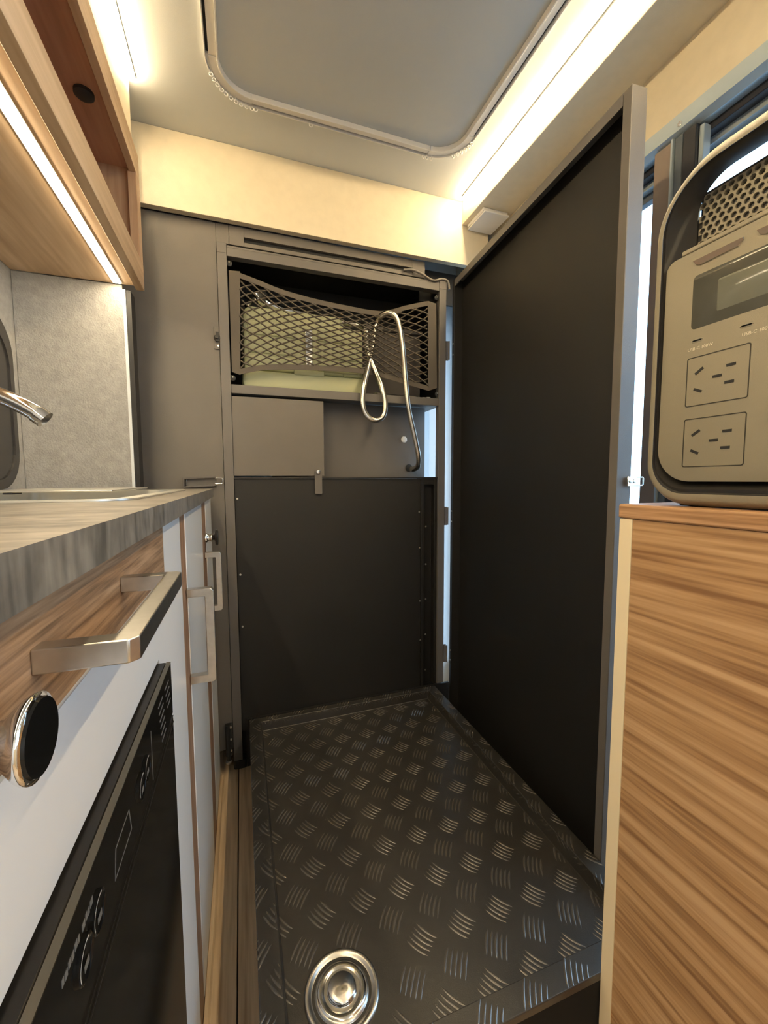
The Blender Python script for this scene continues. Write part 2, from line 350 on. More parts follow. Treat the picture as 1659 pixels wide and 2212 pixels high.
def bow(y0, z0, y1, z1, parent, w=.0115, out=.041, t=.0055):
    """square bow handle between two feet on the cabinet face, flat bar section w wide and t thick"""
    a = Vector((KX, y0, z0)); b = Vector((KX, y1, z1)); d = (b-a).normalized(); n = Vector((1, 0, 0)); s = d.cross(n)
    prof = [a, a + n*out, b + n*out, b]
    ins = [a + d*t, a + d*t + n*(out-t), b - d*t + n*(out-t), b - d*t]
    c = .004
    o = [a, a+n*(out-c), a+n*out+d*c, b+n*out-d*c, b+n*(out-c), b]
    i = [a+d*t, a+d*t+n*(out-t-.001), a+d*(t+.001)+n*(out-t), b-d*(t+.001)+n*(out-t), b-d*t+n*(out-t-.001), b-d*t]
    mb = MB(); loops = []
    for k in range(6): loops.append([o[k]-s*w/2, o[k]+s*w/2, i[k]+s*w/2, i[k]-s*w/2])
    mb.loft(loops)
    return build(mb, 'handle', 'steel', parent, .0007, 2)
bow(.2115, -.0785, .362, -.0785, dw, .0115, .041, .011)
bow(.722, -.176, .728, -.337, kc, .013, .040, .013)
bow(1.078, -.175, 1.083, -.323, kc, .013, .037, .013)
def knob(c, r, out, parent, face):
    c = Vector(c)
    k = build(MB().lathe(c, (1, 0, 0), [(r*.70, 0), (r*.70, .002), (r*.45, .004), (r*.42, out*.45), (r*.6, out*.65), (r*.92, out*.85), (r, out*.93), (r, out), (r*.86, out+.0006)], 36), 'knob', 'chrome', parent, smooth='all')
    build(MB().lathe(c + Vector((out+.0002, 0, 0)), (1, 0, 0), [(r*.9, 0), (r*.87, .0012)], 36), 'knob_face', face, k, smooth=True)
knob((KX, .160, -.0845), .0142, .022, kc, 'oven')
k2 = build(MB().lathe((KX, 1.105, -.143), (1, 0, 0), [(.012, 0), (.012, .004), (.009, .006), (.009, .012), (.0105, .014), (.007, .017)], 24), 'lock', 'chrome', kc, smooth='all')
build(MB().lathe((KX+.017, 1.105, -.143), (1, 0, 0), [(.006, 0), (.007, .004), (.019, .007), (.0205, .011), (.018, .013)], 28), 'lock_button', 'psdark', k2, smooth=True)

# ---- oven
ov = thing('oven', (-.25, .18, OZ0), 'black built-in glass oven in the white kitchen cabinet front', 'oven')
OX = -.0765
build(MB().box(-.42, OX-.004, OY0, OY1, OZ0, OZ1), 'body', 'ovenframe', ov, .001, 1)
build(MB().box(OX-.004, OX, OY0, OY1, -.2495, OZ1-.001), 'control_panel', 'oven', ov)
build(MB().box(OX-.004, OX+.0002, OY0, OY1, OZ1-.0009, OZ1), 'edge_strip', 'brass', ov)
dr = build(MB().box(OX-.004, OX, OY0, OY1, OZ0+.001, -.2535), 'door_glass', 'oven', ov)
build(MB().box(OX-.003, OX+.0006, OY0, OY1, -.2600, -.2590).box(OX-.003, OX+.0004, OY0, OY1, -.2532, -.2525), 'door_trim', 'ovenframe', ov)
for y, z in ((.232, -.2215), (.2125, -.2245), (.3475, -.2245), (.329, -.2255)):
    kb = build(MB().lathe((OX, y, z), (1, 0, 0), [(.0098, 0), (.0098, .0012), (.0088, .0016), (.0072, .0006)], 28), 'button', 'oven', ov, smooth=True)
    rg = MB(); n = 16; A = [math.radians(70 + 130*k/n) for k in range(n+1)]
    loops = [[(OX+.0017, y+.0094*math.cos(t)*.98, z+.0094*math.sin(t)), (OX+.0017, y+.0084*math.cos(t), z+.0084*math.sin(t))] for t in A]
    rg.loft(loops, False, False, False); build(rg, 'highlight_arc', 'print', kb, fix=False)  # crescent highlight painted along the button rim
    build(MB().box(OX+.0012, OX+.0014, y-.003, y+.003, z-.0045, z-.001), 'symbol', 'dimprint', kb)
dsp = ring(OX, OX+.0002, [(.262, -.2345), (.301, -.2345), (.297, -.2175), (.266, -.2175)], [(.2632, -.2338), (.2999, -.2338), (.2962, -.2182), (.2668, -.2182)], MB())
build(dsp, 'display_outline', 'dimprint', ov)
mk = MB(); y = .190; rr = random.Random(3)   # small unreadable caption between the two near buttons and the top edge
for k in range(11):
    w = rr.uniform(.0015, .0038); z = -.2075 - .0006*(k % 2)
    if k != 6: mk.box(OX, OX+.0002, y, y+w, z-.0035, z)
    y += w + .001
build(mk, 'caption', 'dimprint', ov)
sl = MB()
for r_, z in enumerate((-.205, -.2125, -.220, -.2275, -.235, -.2425)):
    sl.box(OX, OX+.0003, .402+.002*r_, .424+.002*r_, z-.0011, z)
    if r_ < 4: sl.box(OX, OX+.0003, .436+.003*r_, .458+.002*r_, z-.0011, z)
build(sl, 'printed_lines', 'dimprint', ov)
build(MB().box(OX, OX+.0002, .369, .3698, -.2495, -.207), 'panel_seam', 'dimprint', ov)

# ---- worktop with sink cut-out
WX, WT, WB = -.0755, -.0238, -.0465
SX0, SX1, SY0, SY1 = -.43, -.135, .56, 1.10
wt = MB()
xs = [XL+.001, SX0, SX1, WX]; ys = [KY0, SY0, SY1, 1.285]
for i in range(3):
    for j in range(3):
        if i == 1 and j == 1: continue
        wt.box(xs[i], xs[i+1], ys[j], ys[j+1], WB, WT)
bm = bmesh.new(); me = bpy.data.meshes.new('t'); me.from_pydata([v for v in wt.v], [], wt.f); bm.from_mesh(me)
bmesh.ops.remove_doubles(bm, verts=bm.verts, dist=1e-5)
seen = {}
for f in bm.faces: seen.setdefault(tuple(sorted(v.index for v in f.verts)), []).append(f)
bmesh.ops.delete(bm, geom=[f for l in seen.values() if len(l) > 1 for f in l], context='FACES')
bm.verts.ensure_lookup_table(); bm.verts.index_update()
wt2 = MB(); wt2.v = [v.co.copy() for v in bm.verts]; wt2.f = [tuple(v.index for v in f.verts) for f in bm.faces]; bm.free()
tag(build(wt2, 'worktop', 'worktop'), 'grey-brown stone-look worktop running along the left wall', 'worktop')
sk = thing('sink', ((SX0+SX1)/2, (SY0+SY1)/2, WT), 'stainless steel sink set flush into the left worktop', 'sink')
A = rrect(SX0-.012, SX1+.012, SY0-.012, SY1+.012, .05); B = rrect(SX0+.012, SX1-.012, SY0+.012, SY1-.012, .04); C_ = rrect(SX0+.03, SX1-.03, SY0+.03, SY1-.03, .04)
L = lambda p, z: [(a, b, z) for a, b in p]
build(MB().loft([L(A, WT+.0003), L(A, WT+.0025), L(B, WT+.002), L(B, WT-.02), L(C_, WT-.14)], True, False, True), 'basin', 'lid', sk, smooth=True)
build(MB().box(-.40, -.205, .80, 1.08, WT+.0055, WT+.0085), 'glass_lid', 'lid', sk, .001)
build(MB().box(-.352, -.34, .80, .83, WT+.0027, WT+.0054), 'lid_pad', 'rubber', sk)
build(MB().box(-.39, -.38, 1.0, 1.03, WT+.0027, WT+.0054), 'lid_pad', 'rubber', sk)
# ---- faucet
fa = thing('faucet', (-.44, .74, WT), 'chrome faucet with its spout reaching over the sink', 'faucet')
build(MB().lathe((-.445, .74, WT+.0026), (0, 0, 1), [(.026, 0), (.026, .006), (.019, .010), (.017, .10), (.019, .125), (.012, .132)], 28), 'body', 'chrome', fa, smooth='all')
pts = [Vector((-.445, .74, .075)), Vector((-.42, .742, .120)), Vector((-.38, .745, .133)), Vector((-.34, .748, .128)), Vector((-.31, .75, .116)), Vector((-.285, .751, .101)), Vector((-.2735, .752, .0915))]
def catmull(p, n=8):
    p = [Vector(q) for q in p]; out = []
    for i in range(len(p)-1):
        a = p[max(i-1, 0)]; b = p[i]; c = p[i+1]; d = p[min(i+2, len(p)-1)]
        for k in range(n):
            t = k/n; out.append(.5*((2*b)+(c-a)*t+(2*a-5*b+4*c-d)*t*t+(3*b-a-3*c+d)*t**3))
    out.append(p[-1]); return out
cp = catmull(pts); build(MB().tube(cp, .0118, 20), 'spout', 'chrome', fa, smooth=True)
build(MB().tube([cp[-1]-(cp[-1]-cp[-2]).normalized()*.012, cp[-1]+(cp[-1]-cp[-2]).normalized()*.0008], .0135, 24), 'aerator', 'chrome', fa, smooth=True)
build(MB().tube([(-.445, .74, .108), (-.452, .70, .125), (-.455, .66, .135)], [.006, .005, .0045], 12), 'lever', 'chrome', fa, smooth=True)

# ---- textured divider panel behind the worktop
dp = thing('divider_panel', (-.37, 1.21, WT), 'textured grey divider panel between the worktop and the overhead cabinet', 'panel')
build(MB().box(XL+.001, -.262, 1.2, 1.212, WT+.0005, .4795), 'panel_board', 'texture_grey', dp)
build(MB().box(-.262, -.2555, 1.2, 1.212, WT+.0005, .4700), 'light_edge', 'ceil', dp)
build(MB().box(-.2552, -.2445, 1.203, 1.245, WT+.0005, .470), 'edge_and_shadow', 'black', dp)  # panel edge with its shadow put into the black colour

# ================================================================== SHOWER LOCKER
YF = 1.357
lk = thing('shower_locker', (.33, 1.5, ZF), 'grey and black metal shower locker with open door, shelf and frame across the back', 'locker')
build(MB().box(XL+.02, -.0485, YF, YF+.012, ZF+.07, .756), 'side_panel', 'grey_coat', lk, .0006, 1)
post = build(MB().box(-.0475, -.020, YF-.004, YF+.022, ZF+.028, .700), 'post', 'frame', lk, .0012, 2)
build(MB().box(.6835, .7105, YF-.004, YF+.022, -.775, .697), 'post', 'frame', lk, .0012, 2)
build(MB().box(-.0195, .6830, YF-.004, YF+.022, .665, .690).box(-.0195, .6830, YF-.0025, YF+.02, .690, .697), 'top_rail', 'frame', lk, .0012, 2)
for x in (-.0478, .6832):
    build(MB().box(x, x+.0276, YF-.0048, YF+.0228, .672, .7015), 'corner_cap', 'frame', lk, .001, 1)
build(MB().loft([[(a, b, z) for a, b in rrect(-.0485, -.008, YF-.006, YF+.03, r)] for z, r in ((ZF+.0005, .008), (ZF+.027, .010))]), 'rubber_foot', 'rubber', lk, smooth=True)
build(MB().box(-.0195, .6830, YF-.003, YF+.022, .2655, .292), 'shelf_rail', 'frame', lk, .001, 1)
build(MB().box(-.0195, .7100, YF+.0225, YB-.02, .272, .2855), 'shelf', 'frame', lk)
build(MB().box(-.0475, -.035, YF+.0305, YB-.02, ZF+.001, .70), 'inner_side', 'black', lk)
build(MB().box(.6980, .7100, YF+.0225, YB-.02, ZF+.001, .0090), 'inner_side', 'black', lk)  # added out of view to keep light from behind the lower panel
build(MB().box(-.034, .6975, YF+.035, YF+.037, ZF+.001, .0040), 'light_block', 'black', lk)  # unseen closing sheet added to stop light showing at the channel
build(MB().box(.6980, .7100, YF+.023, YB-.02, .2860, .70), 'inner_side', 'black', lk)
build(MB().box(-.0340, .6975, YB-.024, YB-.0205, .2860, .70), 'compartment_back', M['black'], lk)
build(MB().box(-.0475, .7100, YF+.023, YB-.02, .7003, .712), 'top_board', 'black', lk)
# slotted cover above
cv = MB().box(-.0465, .628, YF+.013, YF+.016, .702, .756)
build(MB().box(-.012, .030, YF, YF+.012, .7015, .756).box(.581, .628, YF, YF+.012, .7015, .756).box(.030, .581, YF, YF+.012, .7285, .756).box(.030, .581, YF, YF+.012, .7015, .7135), 'slotted_cover', 'grey_coat', lk, .0006, 1)
build(MB().box(.030, .581, YF+.0105, YF+.0118, .7136, .7284), 'slot', 'dark', lk)
build(MB().box(-.0482, -.0125, YF, YF+.012, .7015, .756), 'cover_strip', 'grey_coat', lk, .0006, 1)
build(MB().box(.629, .870, YF+.05, YF+.06, .645, .757), 'rear_cover', 'black', lk)
# middle panels
build(MB().box(-.0195, .264, YF+.001, YF+.006, .0135, .2575), 'hatch_panel', 'grey_coat', lk, .0006, 1, label='grey hatch panel under the shelf')
mp = build(MB().box(.100, .668, 1.440, 1.444, .010, .2700), 'recessed_panel', 'frame', lk)
build(MB().box(-.0195, .6830, YF+.001, 1.4395, .0045, .0095), 'ledge', 'black', lk)
build(MB().box(-.0075, .735, YF-.0035, YF+.0055, ZF+.001, -.7785), 'gap_cover', 'black', lk)  # added dark sheet, covers the floor gap and stops a light leak
tb = build(MB().loft([[(a, YF-.0035, b) for a, b in rrect(.231, .255, -.046, .034, .003, 3)], [(a, YF-.0005, b) for a, b in rrect(.231, .255, -.046, .034, .003, 3)]]), 'swing_tab', 'frame', lk)
build(MB().lathe((.243, YF-.0037, .0265), (0, -1, 0), [(.0085, 0), (.0085, .0015), (.0065, .0042), (.003, .0048)], 20), 'screw', 'steel_hi', tb, smooth=True)
# lower back panel and corner channel
build(MB().box(-.0190, .6180, YF+.006, YF+.010, -.82, .0040), 'back_panel', 'black', lk, .0006, 1)
build(MB().box(.6190, .6310, YF+.004, YF+.010, -.778, .0040).box(.6310, .6720, YF+.004, YF+.010, -.018, .0040).box(.6720, .6830, YF+.004, YF+.010, -.778, .0040), 'channel_frame', 'black', lk, .0006, 1)
build(MB().box(.6300, .6730, YF+.030, YF+.033, -.778, -.016).box(.6300, .6310, YF+.010, YF+.030, -.778, -.018).box(.6720, .6730, YF+.010, YF+.030, -.778, -.018), 'channel', 'black', lk)
sc = build(MB().lathe((.612, YF+.0055, -.118), (0, -1, 0), [(.0035, 0), (.0032, .0012), (.0015, .0018)], 10), 'screw', 'steel', lk, smooth=True, org=Vector((.612, YF+.0055, -.118)))
for x, z in ((.614, -.250), (.616, -.450), (.618, -.600)): dup(sc, (x, YF+.0055, z))
for x, z in ((.650, -.175), (.650, -.318), (.650, -.452), (.650, -.590), (.650, -.730)): dup(sc, (x, YF+.0292, z))
for x, z in ((-.012, -.058), (-.010, -.30), (-.008, -.47)): dup(sc, (x, YF+.0055, z))
# toggle latch on the side panel
lt = build(MB().box(-.156, -.070, YF-.004, YF-.0002, -.019, .0085), 'latch_plate', 'grey_coat', lk, .001, 1)
build(MB().bar((-.160, YF-.009, .0055), (-.072, YF-.012, .0105), .009, .005).bar((-.160, YF-.009, -.0195), (-.072, YF-.012, -.015), .009, .005).box(-.163, -.158, YF-.014, YF-.004, -.0225, .0085), 'latch_lever', 'greydark', lt, .0008, 1)
build(MB().tube([(-.153, YF-.011, .005), (-.153, YF-.011, -.019)], .0016, 8), 'latch_pin', 'steel_hi', lt, smooth=True)
build(MB().tube([(-.074, YF-.010, .007), (-.055, YF-.010, .007), (-.052, YF-.010, .005), (-.052, YF-.010, -.008), (-.055, YF-.010, -.010), (-.074, YF-.010, -.010)], .0016, 8), 'latch_loop', 'steel_hi', lt, smooth=True)
# upper strike
sp = build(MB().box(-.0635, -.0485, YF-.003, YF-.0002, .392, .457), 'strike_plate', 'grey_coat', lk, .0006, 1)
build(MB().lathe((-.055, YF-.003, .424), (0, -1, 0), [(.009, 0), (.009, .004), (.005, .007), (.005, .014)], 14).box(-.058, -.0490, YF-.012, YF-.003, .413, .440), 'strike_bolt', 'rubber', sp, smooth=True)
build(MB().lathe((-.052, YF-.003, .402), (0, -1, 0), [(.0032, 0), (.0028, .0016)], 10), 'strike_screw', 'steel_hi', sp)
# hold-back bracket at the foot of the left post
bk = build(MB().box(-.070, -.0505, YF-.012, YF-.001, -.885, -.780).tube([(-.062, YF-.014, -.90), (-.062, YF-.014, -.78)], .006, 12), 'foot_bracket', 'rubber', lk)
build(MB().lathe((-.062, YF-.014, -.905), (0, 0, 1), [(.010, 0), (.010, .006), (.004, .008)], 14), 'bracket_nut', 'steel', bk, smooth=True)
for z in (-.79, -.83, -.868):
    build(MB().lathe((-.0535, YF-.012, z), (0, -1, 0), [(.004, 0), (.003, .0015)], 10), 'bracket_screw', 'steel', bk)
# white nut and hose hole in the recessed panel
build(MB().lathe((.583, 1.4397, .150), (0, -1, 0), [(.0125, 0), (.0120, .0015), (.0095, .0035), (.005, .004)], 9), 'white_nut', 'white_plastic', lk)
build(MB().lathe((.603, 1.4397, .044), (0, -1, 0), [(.0145, 0), (.0145, .0006), (.0135, .0008)], 20), 'hose_hole', 'dark', lk)

# ---- open door
HX, HY = .7275, 1.340
ang = math.atan2(.054, .752)
dx = Vector((-math.sin(ang), -math.cos(ang), 0)); dn = Vector((math.cos(ang), -math.sin(ang), 0))   # dx along the door toward the eye, dn outward
DW, DT, DB, DD = .752, .697, -.925, .034
def D(s, n, z): return Vector((HX, HY, 0)) + dx*s + dn*n + Vector((0, 0, z))
def dbox(mb, s0, s1, n0, n1, z0, z1):
    i = len(mb.v); mb.v += [D(s, n, z) for z in (z0, z1) for n in (n0, n1) for s in (s0, s1)]
    for q in ((0, 2, 3, 1), (4, 5, 7, 6), (0, 1, 5, 4), (2, 6, 7, 3), (0, 4, 6, 2), (1, 3, 7, 5)): mb.f.append(tuple(i+k for k in q))
    return mb
dr = build(dbox(MB(), .003, DW-.003, DD-.003, DD, DB+.003, DT-.003), 'door', 'black', lk, org=Vector((HX, HY, 0)), label='black folded sheet metal door standing open')
build(dbox(MB(), 0, .018, 0, DD, DB, DT), 'hinge_flange', 'black', dr, .001, 1)
build(dbox(MB(), DW-.020, DW, 0, DD, DB, DT), 'free_flange', 'grey_coat', dr, .001, 1)  # coat paler than the door stands for daylight on this edge
build(dbox(MB(), .0182, DW-.0202, 0, .0035, DT-.022, DT-.0033), 'top_return', 'frame', dr)
build(dbox(MB(), .0182, DW-.0202, 0, DD, DT-.003, DT), 'top_flange', 'frame', dr)
build(dbox(MB(), .0182, DW-.0202, 0, DD, DB, DB+.020), 'bottom_flange', 'black', dr, .001, 1)
for zz in (.462, -.135, -.660):
    h = build(MB().box(.7110, .7200, YF-.0045, YF+.0, zz-.034, zz+.034).lathe((.7195, YF-.010, zz-.032), (0, 0, 1), [(.0032, 0), (.0032, .064)], 12, True, True), 'hinge', 'frame', lk)
    for k in (-.019, .019):
        build(MB().lathe(D(.010, -.0002, zz+k), -dn, [(.0034, 0), (.0030, .0012), (.0015, .0018)], 10), 'hinge_screw', 'steel_hi', h)
# catch at the free edge
ct = build(MB().box(.6935, .7175, .582, .5863, -.014, .0045), 'door_catch', 'steel_hi', dr, .001, 1)
for k in (0, 1): build(MB().lathe((.7005+.0095*k, .5819, -.0045), (0, -1, 0), [(.0042, 0), (.0036, .0015), (.0015, .002)], 12), 'catch_screw', 'steel', ct, smooth=True)
build(MB().tube([(.7175, .584, .0030), (.733, .584, .0030), (.735, .584, .001), (.735, .584, -.0105), (.733, .584, -.0125), (.7175, .584, -.0125)], .0014, 8), 'catch_loop', 'steel_hi', ct, smooth=True)

# ================================================================== SHOWER TRAY
RZ, FZ = -.78, -.81
TX0, TX1, TY0, TY1, RW = .003, .672, .443, 1.352, .036
st = thing('shower_tray', (.34, .9, ZF), 'dark aluminium tread-plate shower tray on the floor in front of the locker', 'shower tray')
out = [(TX0, TY0), (TX1, TY0), (TX1, TY1), (TX0, TY1)]
inn = [(TX0+RW, TY0+RW), (TX1-RW, TY0+RW), (TX1-RW, TY1-RW+.012), (TX0+RW, TY1-RW+.012)]
inf = [(a+.004*s, b+.004*t) for (a, b), (s, t) in zip(inn, ((1, 1), (-1, 1), (-1, -1), (1, -1)))]
build(MB().loft([L(out, RZ-.012), L(out, RZ), L(inn, RZ), L(inf, FZ)], True, False, True), 'pan', 'tray', st, .0015, 2)
M['skirt'] = plain('skirt_in_shade', (.010, .010, .010), .8, spec=.2)  # near-black matte colour stands for the shade below the tray rim
build(MB().box(TX0+.002, TX1-.002, TY0+.002, TY1-.002, ZF+.0005, FZ-.003), 'skirt', 'skirt', st)
build(MB().box(TX0+.0015, TX1-.0015, TY0+.0015, TY0+.004, FZ-.0029, RZ-.0121), 'front_apron', 'skirt', st)
def bars(mb, org, U, V, N, gu, gv, flip, lim):
    """five raised lens-shaped bars of one tread group; org+U*u+V*v is the plate, N its normal"""
    ca, sa = (.58, -.815) if flip else (.58, .815)
    d = Vector((ca, sa)); q = Vector((-sa, ca)) if not flip else Vector((sa, -ca))
    Lh, wd, ht, sp = .0215, .0021, .0016, .0083
    for k in range(-2, 3):
        sh = -.004*k if False else 0
        c = Vector((gu, gv)) + q*sp*k + d*sh
        t0, t1 = -Lh, Lh
        for ax, (lo, hi) in enumerate(lim):       # clip to the plate
            if abs(d[ax]) > 1e-6:
                a, b = (lo - c[ax])/d[ax], (hi - c[ax])/d[ax]
                if a > b: a, b = b, a
                t0 = max(t0, a); t1 = min(t1, b)
        if t1 - t0 < .004: continue
        i = len(mb.v); n = 6
        for j in range(n+1):
            t = t0 + (t1-t0)*j/n; w = wd*math.sqrt(max(0, 1-(t/Lh)**2))*1.0 + .0001; h = ht*math.sqrt(max(0, 1-(t/Lh)**2))
            bow_ = .0022*(1-(t/Lh)**2)
            p = c + d*t + q*bow_
            for off, hh in ((-w, 0), (0, h), (w, 0)):
                r = p + q*off; mb.v.append(Vector(org) + Vector(U)*r[0] + Vector(V)*r[1] + Vector(N)*(hh+.00003))
        for j in range(n):
            for e in (0, 1): a = i+j*3+e; mb.f.append((a, a+1, a+4, a+3))
    return mb
def inside(gu, gv, lim, m=.027): return lim[0][0]+m < gu < lim[0][1]-m and lim[1][0]+m < gv < lim[1][1]-m
limF = ((TX0+RW+.006, TX1-RW-.006), (TY0+RW+.006, TY1-RW+.006))
DRC = Vector((.128, .578)); DRR = .060
share = {}; edge = MB(); rim = MB(); walls = MB()
U, V, N = (1, 0, 0), (0, 1, 0), (0, 0, 1)
for i in range(-5, 6):
    for j in range(-7, 6):
        for flip in (True, False):
            gu = .358 + .0795*i + (0 if flip else .041); gv = 1.003 + .0998*j + (0 if flip else .048)
            if (Vector((gu, gv)) - DRC).length < DRR + .018: continue
            if inside(gu, gv, limF):
                if flip not in share:
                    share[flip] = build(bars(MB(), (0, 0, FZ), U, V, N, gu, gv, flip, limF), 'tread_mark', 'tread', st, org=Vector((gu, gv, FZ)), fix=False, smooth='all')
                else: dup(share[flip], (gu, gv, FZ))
            else: bars(edge, (0, 0, FZ), U, V, N, gu, gv, flip, limF)
            for lim in (((TX0+.001, TX1-.001), (TY0+.001, TY0+RW-.001)), ((TX0+.001, TX1-.001), (TY1-RW+.013, TY1-.001)), ((TX0+.001, TX0+RW-.001), (TY0+RW, TY1-RW+.012)), ((TX1-RW+.001, TX1-.001), (TY0+RW, TY1-RW+.012))):
                bars(rim, (0, 0, RZ), U, V, N, gu, gv, flip, lim)
xw = TX1-RW-.0005; yw = TY1-RW+.0115
for j in range(-9, 7):
    for flip in (True, False):
        gv = 1.003 + .0998*j + (0 if flip else .048)
        bars(walls, (xw, 0, 0), (0, 0, 1), (0, 1, 0), (-1, 0, 0), -.795+(0 if flip else .02), gv, flip, ((FZ+.002, RZ-.002), (TY0+RW, TY1-RW)))
for i in range(-5, 6):
    for flip in (True, False):
        gu = .358 + .0795*i + (0 if flip else .041)
        bars(walls, (0, yw, 0), (1, 0, 0), (0, 0, 1), (0, -1, 0), gu, -.795, flip, ((TX0+RW, TX1-RW), (FZ+.002, RZ-.002)))
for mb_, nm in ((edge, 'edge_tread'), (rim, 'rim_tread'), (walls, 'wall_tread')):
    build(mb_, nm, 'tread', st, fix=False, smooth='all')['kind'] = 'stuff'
# drain
dc = (DRC.x, DRC.y, FZ)
dn_ = build(MB().lathe(dc, (0, 0, 1), [(.0595, 0), (.0590, .0022), (.0560, .0035), (.0525, .0030), (.0500, .0010), (.0440, -.0012), (.0420, .0008), (.0405, .0032), (.0385, .0032)], 64), 'drain', 'steel', st, smooth='all')
build(MB().lathe(dc, (0, 0, 1), [(.0384, .0032), (.0370, .0044), (.0345, .0050), (.0300, .0040), (.0270, .0028), (.0235, .0030), (.0228, .0062), (.0215, .0082), (.0205, .0088)], 64, False, False), 'strainer_cap', 'steel_hi', dn_, smooth='all')
m_, N_, L_, b_ = new('turned_steel'); b_.inputs['Base Color'].default_value = (.72, .70, .66, 1); b_.inputs['Metallic'].default_value = 1; b_.inputs['Roughness'].default_value = .22
b_.inputs['Anisotropic'].default_value = .85; tg = N_.new('ShaderNodeTangent'); tg.direction_type = 'RADIAL'; tg.axis = 'Z'; L_.new(tg.outputs[0], b_.inputs['Tangent']); M['turned'] = m_
build(MB().lathe(dc, (0, 0, 1), [(.0205, .0088), (.0198, .0092), (.0002, .0092)], 48), 'strainer_button', 'turned', dn_, org=Vector((dc[0], dc[1], FZ)), smooth=True)

# ================================================================== THINGS IN THE LOCKER
SZ = .2857
# olive tool case
tc = thing('tool_case', (.215, 1.47, SZ), 'olive green plastic case with a silver latch behind the net on the locker shelf', 'case')
yb0, yb1 = 1.392, 1.55
def slab(prof, y0, y1, r): return MB().loft([[(a, y0+r, b) for a, b in prof], [(a, y1-r, b) for a, b in prof]])
def cased(x0, x1, z0, z1, rb, name, mat, par, y0=yb0, y1=yb1, e=.010):
    A = rrect(x0+e, x1-e, z0+e*.6, z1-e*.3, [max(r-e, .003) for r in rb]); B = rrect(x0+e*.3, x1-e*.3, z0+e*.2, z1-e*.1, [max(r-e*.3, .003) for r in rb]); Cc = rrect(x0, x1, z0, z1, rb)
    return build(MB().loft([[(a, y0, b) for a, b in A], [(a, y0+e*.3, b) for a, b in B], [(a, y0+e, b) for a, b in Cc], [(a, y1, b) for a, b in Cc]]), name, mat, par, smooth=True)
cased(.014, .418, SZ+.0005, .350, [.030, .012, .012, .030], 'case_base', 'green', tc)
cased(.019, .345, .352, .548, [.006, .02, .03, .006], 'case_lid', 'green', tc, yb0+.004, e=.012)
cased(.340, .414, .352, .512, [.006, .014, .004, .006], 'case_lid', 'green', tc, yb0+.004, e=.012)
for z0, z1 in ((.362, .396), (.404, .452), (.460, .500)):
    for x0, x1 in ((.034, .185), (.255, .395)):
        cased(x0, x1, z0, z1, [.006]*4, 'case_rib', 'green', tc, yb0-.001, yb0+.012, .004)
cased(.175, .275, .345, .362, [.003]*4, 'latch_base', 'green', tc, yb0-.003, yb0+.01, .003)
build(MB().box(.212, .236, yb0-.008, yb0+.004, .366, .492), 'latch', 'steel_hi', tc, .002, 2)
build(MB().tube([(.20, yb0+.05, .545), (.20, yb0+.05, .556), (.31, yb0+.05, .556), (.31, yb0+.05, .545)], .006, 10), 'case_handle', 'rubber', tc, smooth=True)
# shower head lying on the case
sh = thing('hand_shower', (.11, 1.43, .549), 'chrome shower head and fittings lying on top of the olive case', 'shower head')
build(MB().lathe((.082, 1.440, .596), (.55, -.75, .1), [(.006, -.030), (.014, -.022), (.026, -.008), (.029, .002), (.028, .006), (.024, .009)], 28), 'head', 'chrome', sh, smooth='all')
build(MB().lathe((.0872, 1.4332, .5969), (.55, -.75, .1), [(.0225, .0005), (.020, .0014)], 28), 'spray_face', 'rubber', sh, smooth=True)
build(MB().tube(catmull([(.078, 1.446, .592), (.105, 1.450, .580), (.145, 1.450, .570), (.19, 1.450, .564)], 5), [.014]*5+[.012]*5+[.010]*6, 16), 'handle', 'chrome', sh, smooth=True)
build(MB().lathe((.195, 1.450, .5635), (1, 0, 0), [(.010, -.012), (.012, -.008), (.012, .008), (.010, .022)], 18, True, True), 'hose_nut', 'chrome', sh, smooth=True)
build(MB().tube([(.035, 1.44, .560), (.050, 1.45, .590), (.030, 1.46, .605)], .009, 12), 'bracket', 'steel_hi', sh, smooth=True)
# dark grey storage box on the right
gb = thing('storage_box', (.52, 1.52, SZ), 'dark grey storage box behind the hose on the right of the locker shelf', 'box')
cased(.430, .665, SZ+.0005, .545, [.015, .02, .02, .015], 'box_body', 'greydark', gb, 1.47, 1.565, .010)
build(MB().box(.425, .670, 1.466, 1.569, .546, .562), 'box_lid', 'greydark', gb, .004, 2)
# hose fittings
hf = thing('hose_fitting', (.50, 1.42, SZ), 'black hose fitting lying on the shelf behind the steel hose', 'fitting')
build(MB().tube([(.470, 1.40, SZ+.012), (.515, 1.42, SZ+.012), (.575, 1.43, SZ+.012)], [.009, .0125, .0125], 14), 'body', 'rubber', hf, smooth=True)
build(MB().tube([(.458, 1.394, SZ+.012), (.471, 1.40, SZ+.012)], .010, 12), 'collar', 'steel', hf, smooth=True)
hr = MB()
for k in range(3): hr.tube([(.600+.018*math.cos(t*math.pi/8), 1.415+.018*math.sin(t*math.pi/8), SZ+.004+.006*k) for t in range(17)], .003, 8, False)
tag(build(hr, 'cable_coil', 'steel', smooth=True), 'small coil of pale cable on the right of the locker shelf', 'cable')
wc = thing('plug', (.655, 1.395, SZ), 'small white plastic plug at the right end of the locker shelf', 'plug')
build(MB().lathe((.635, 1.395, SZ+.009), (1, 0, 0), [(.005, 0), (.0065, .004), (.0065, .018), (.0085, .020), (.0085, .032)], 14, True, True), 'body', 'white_plastic', wc, smooth=True)
build(MB().box(.617, .634, 1.391, 1.399, SZ+.005, SZ+.012), 'prong', 'white_plastic', wc, .001, 1)
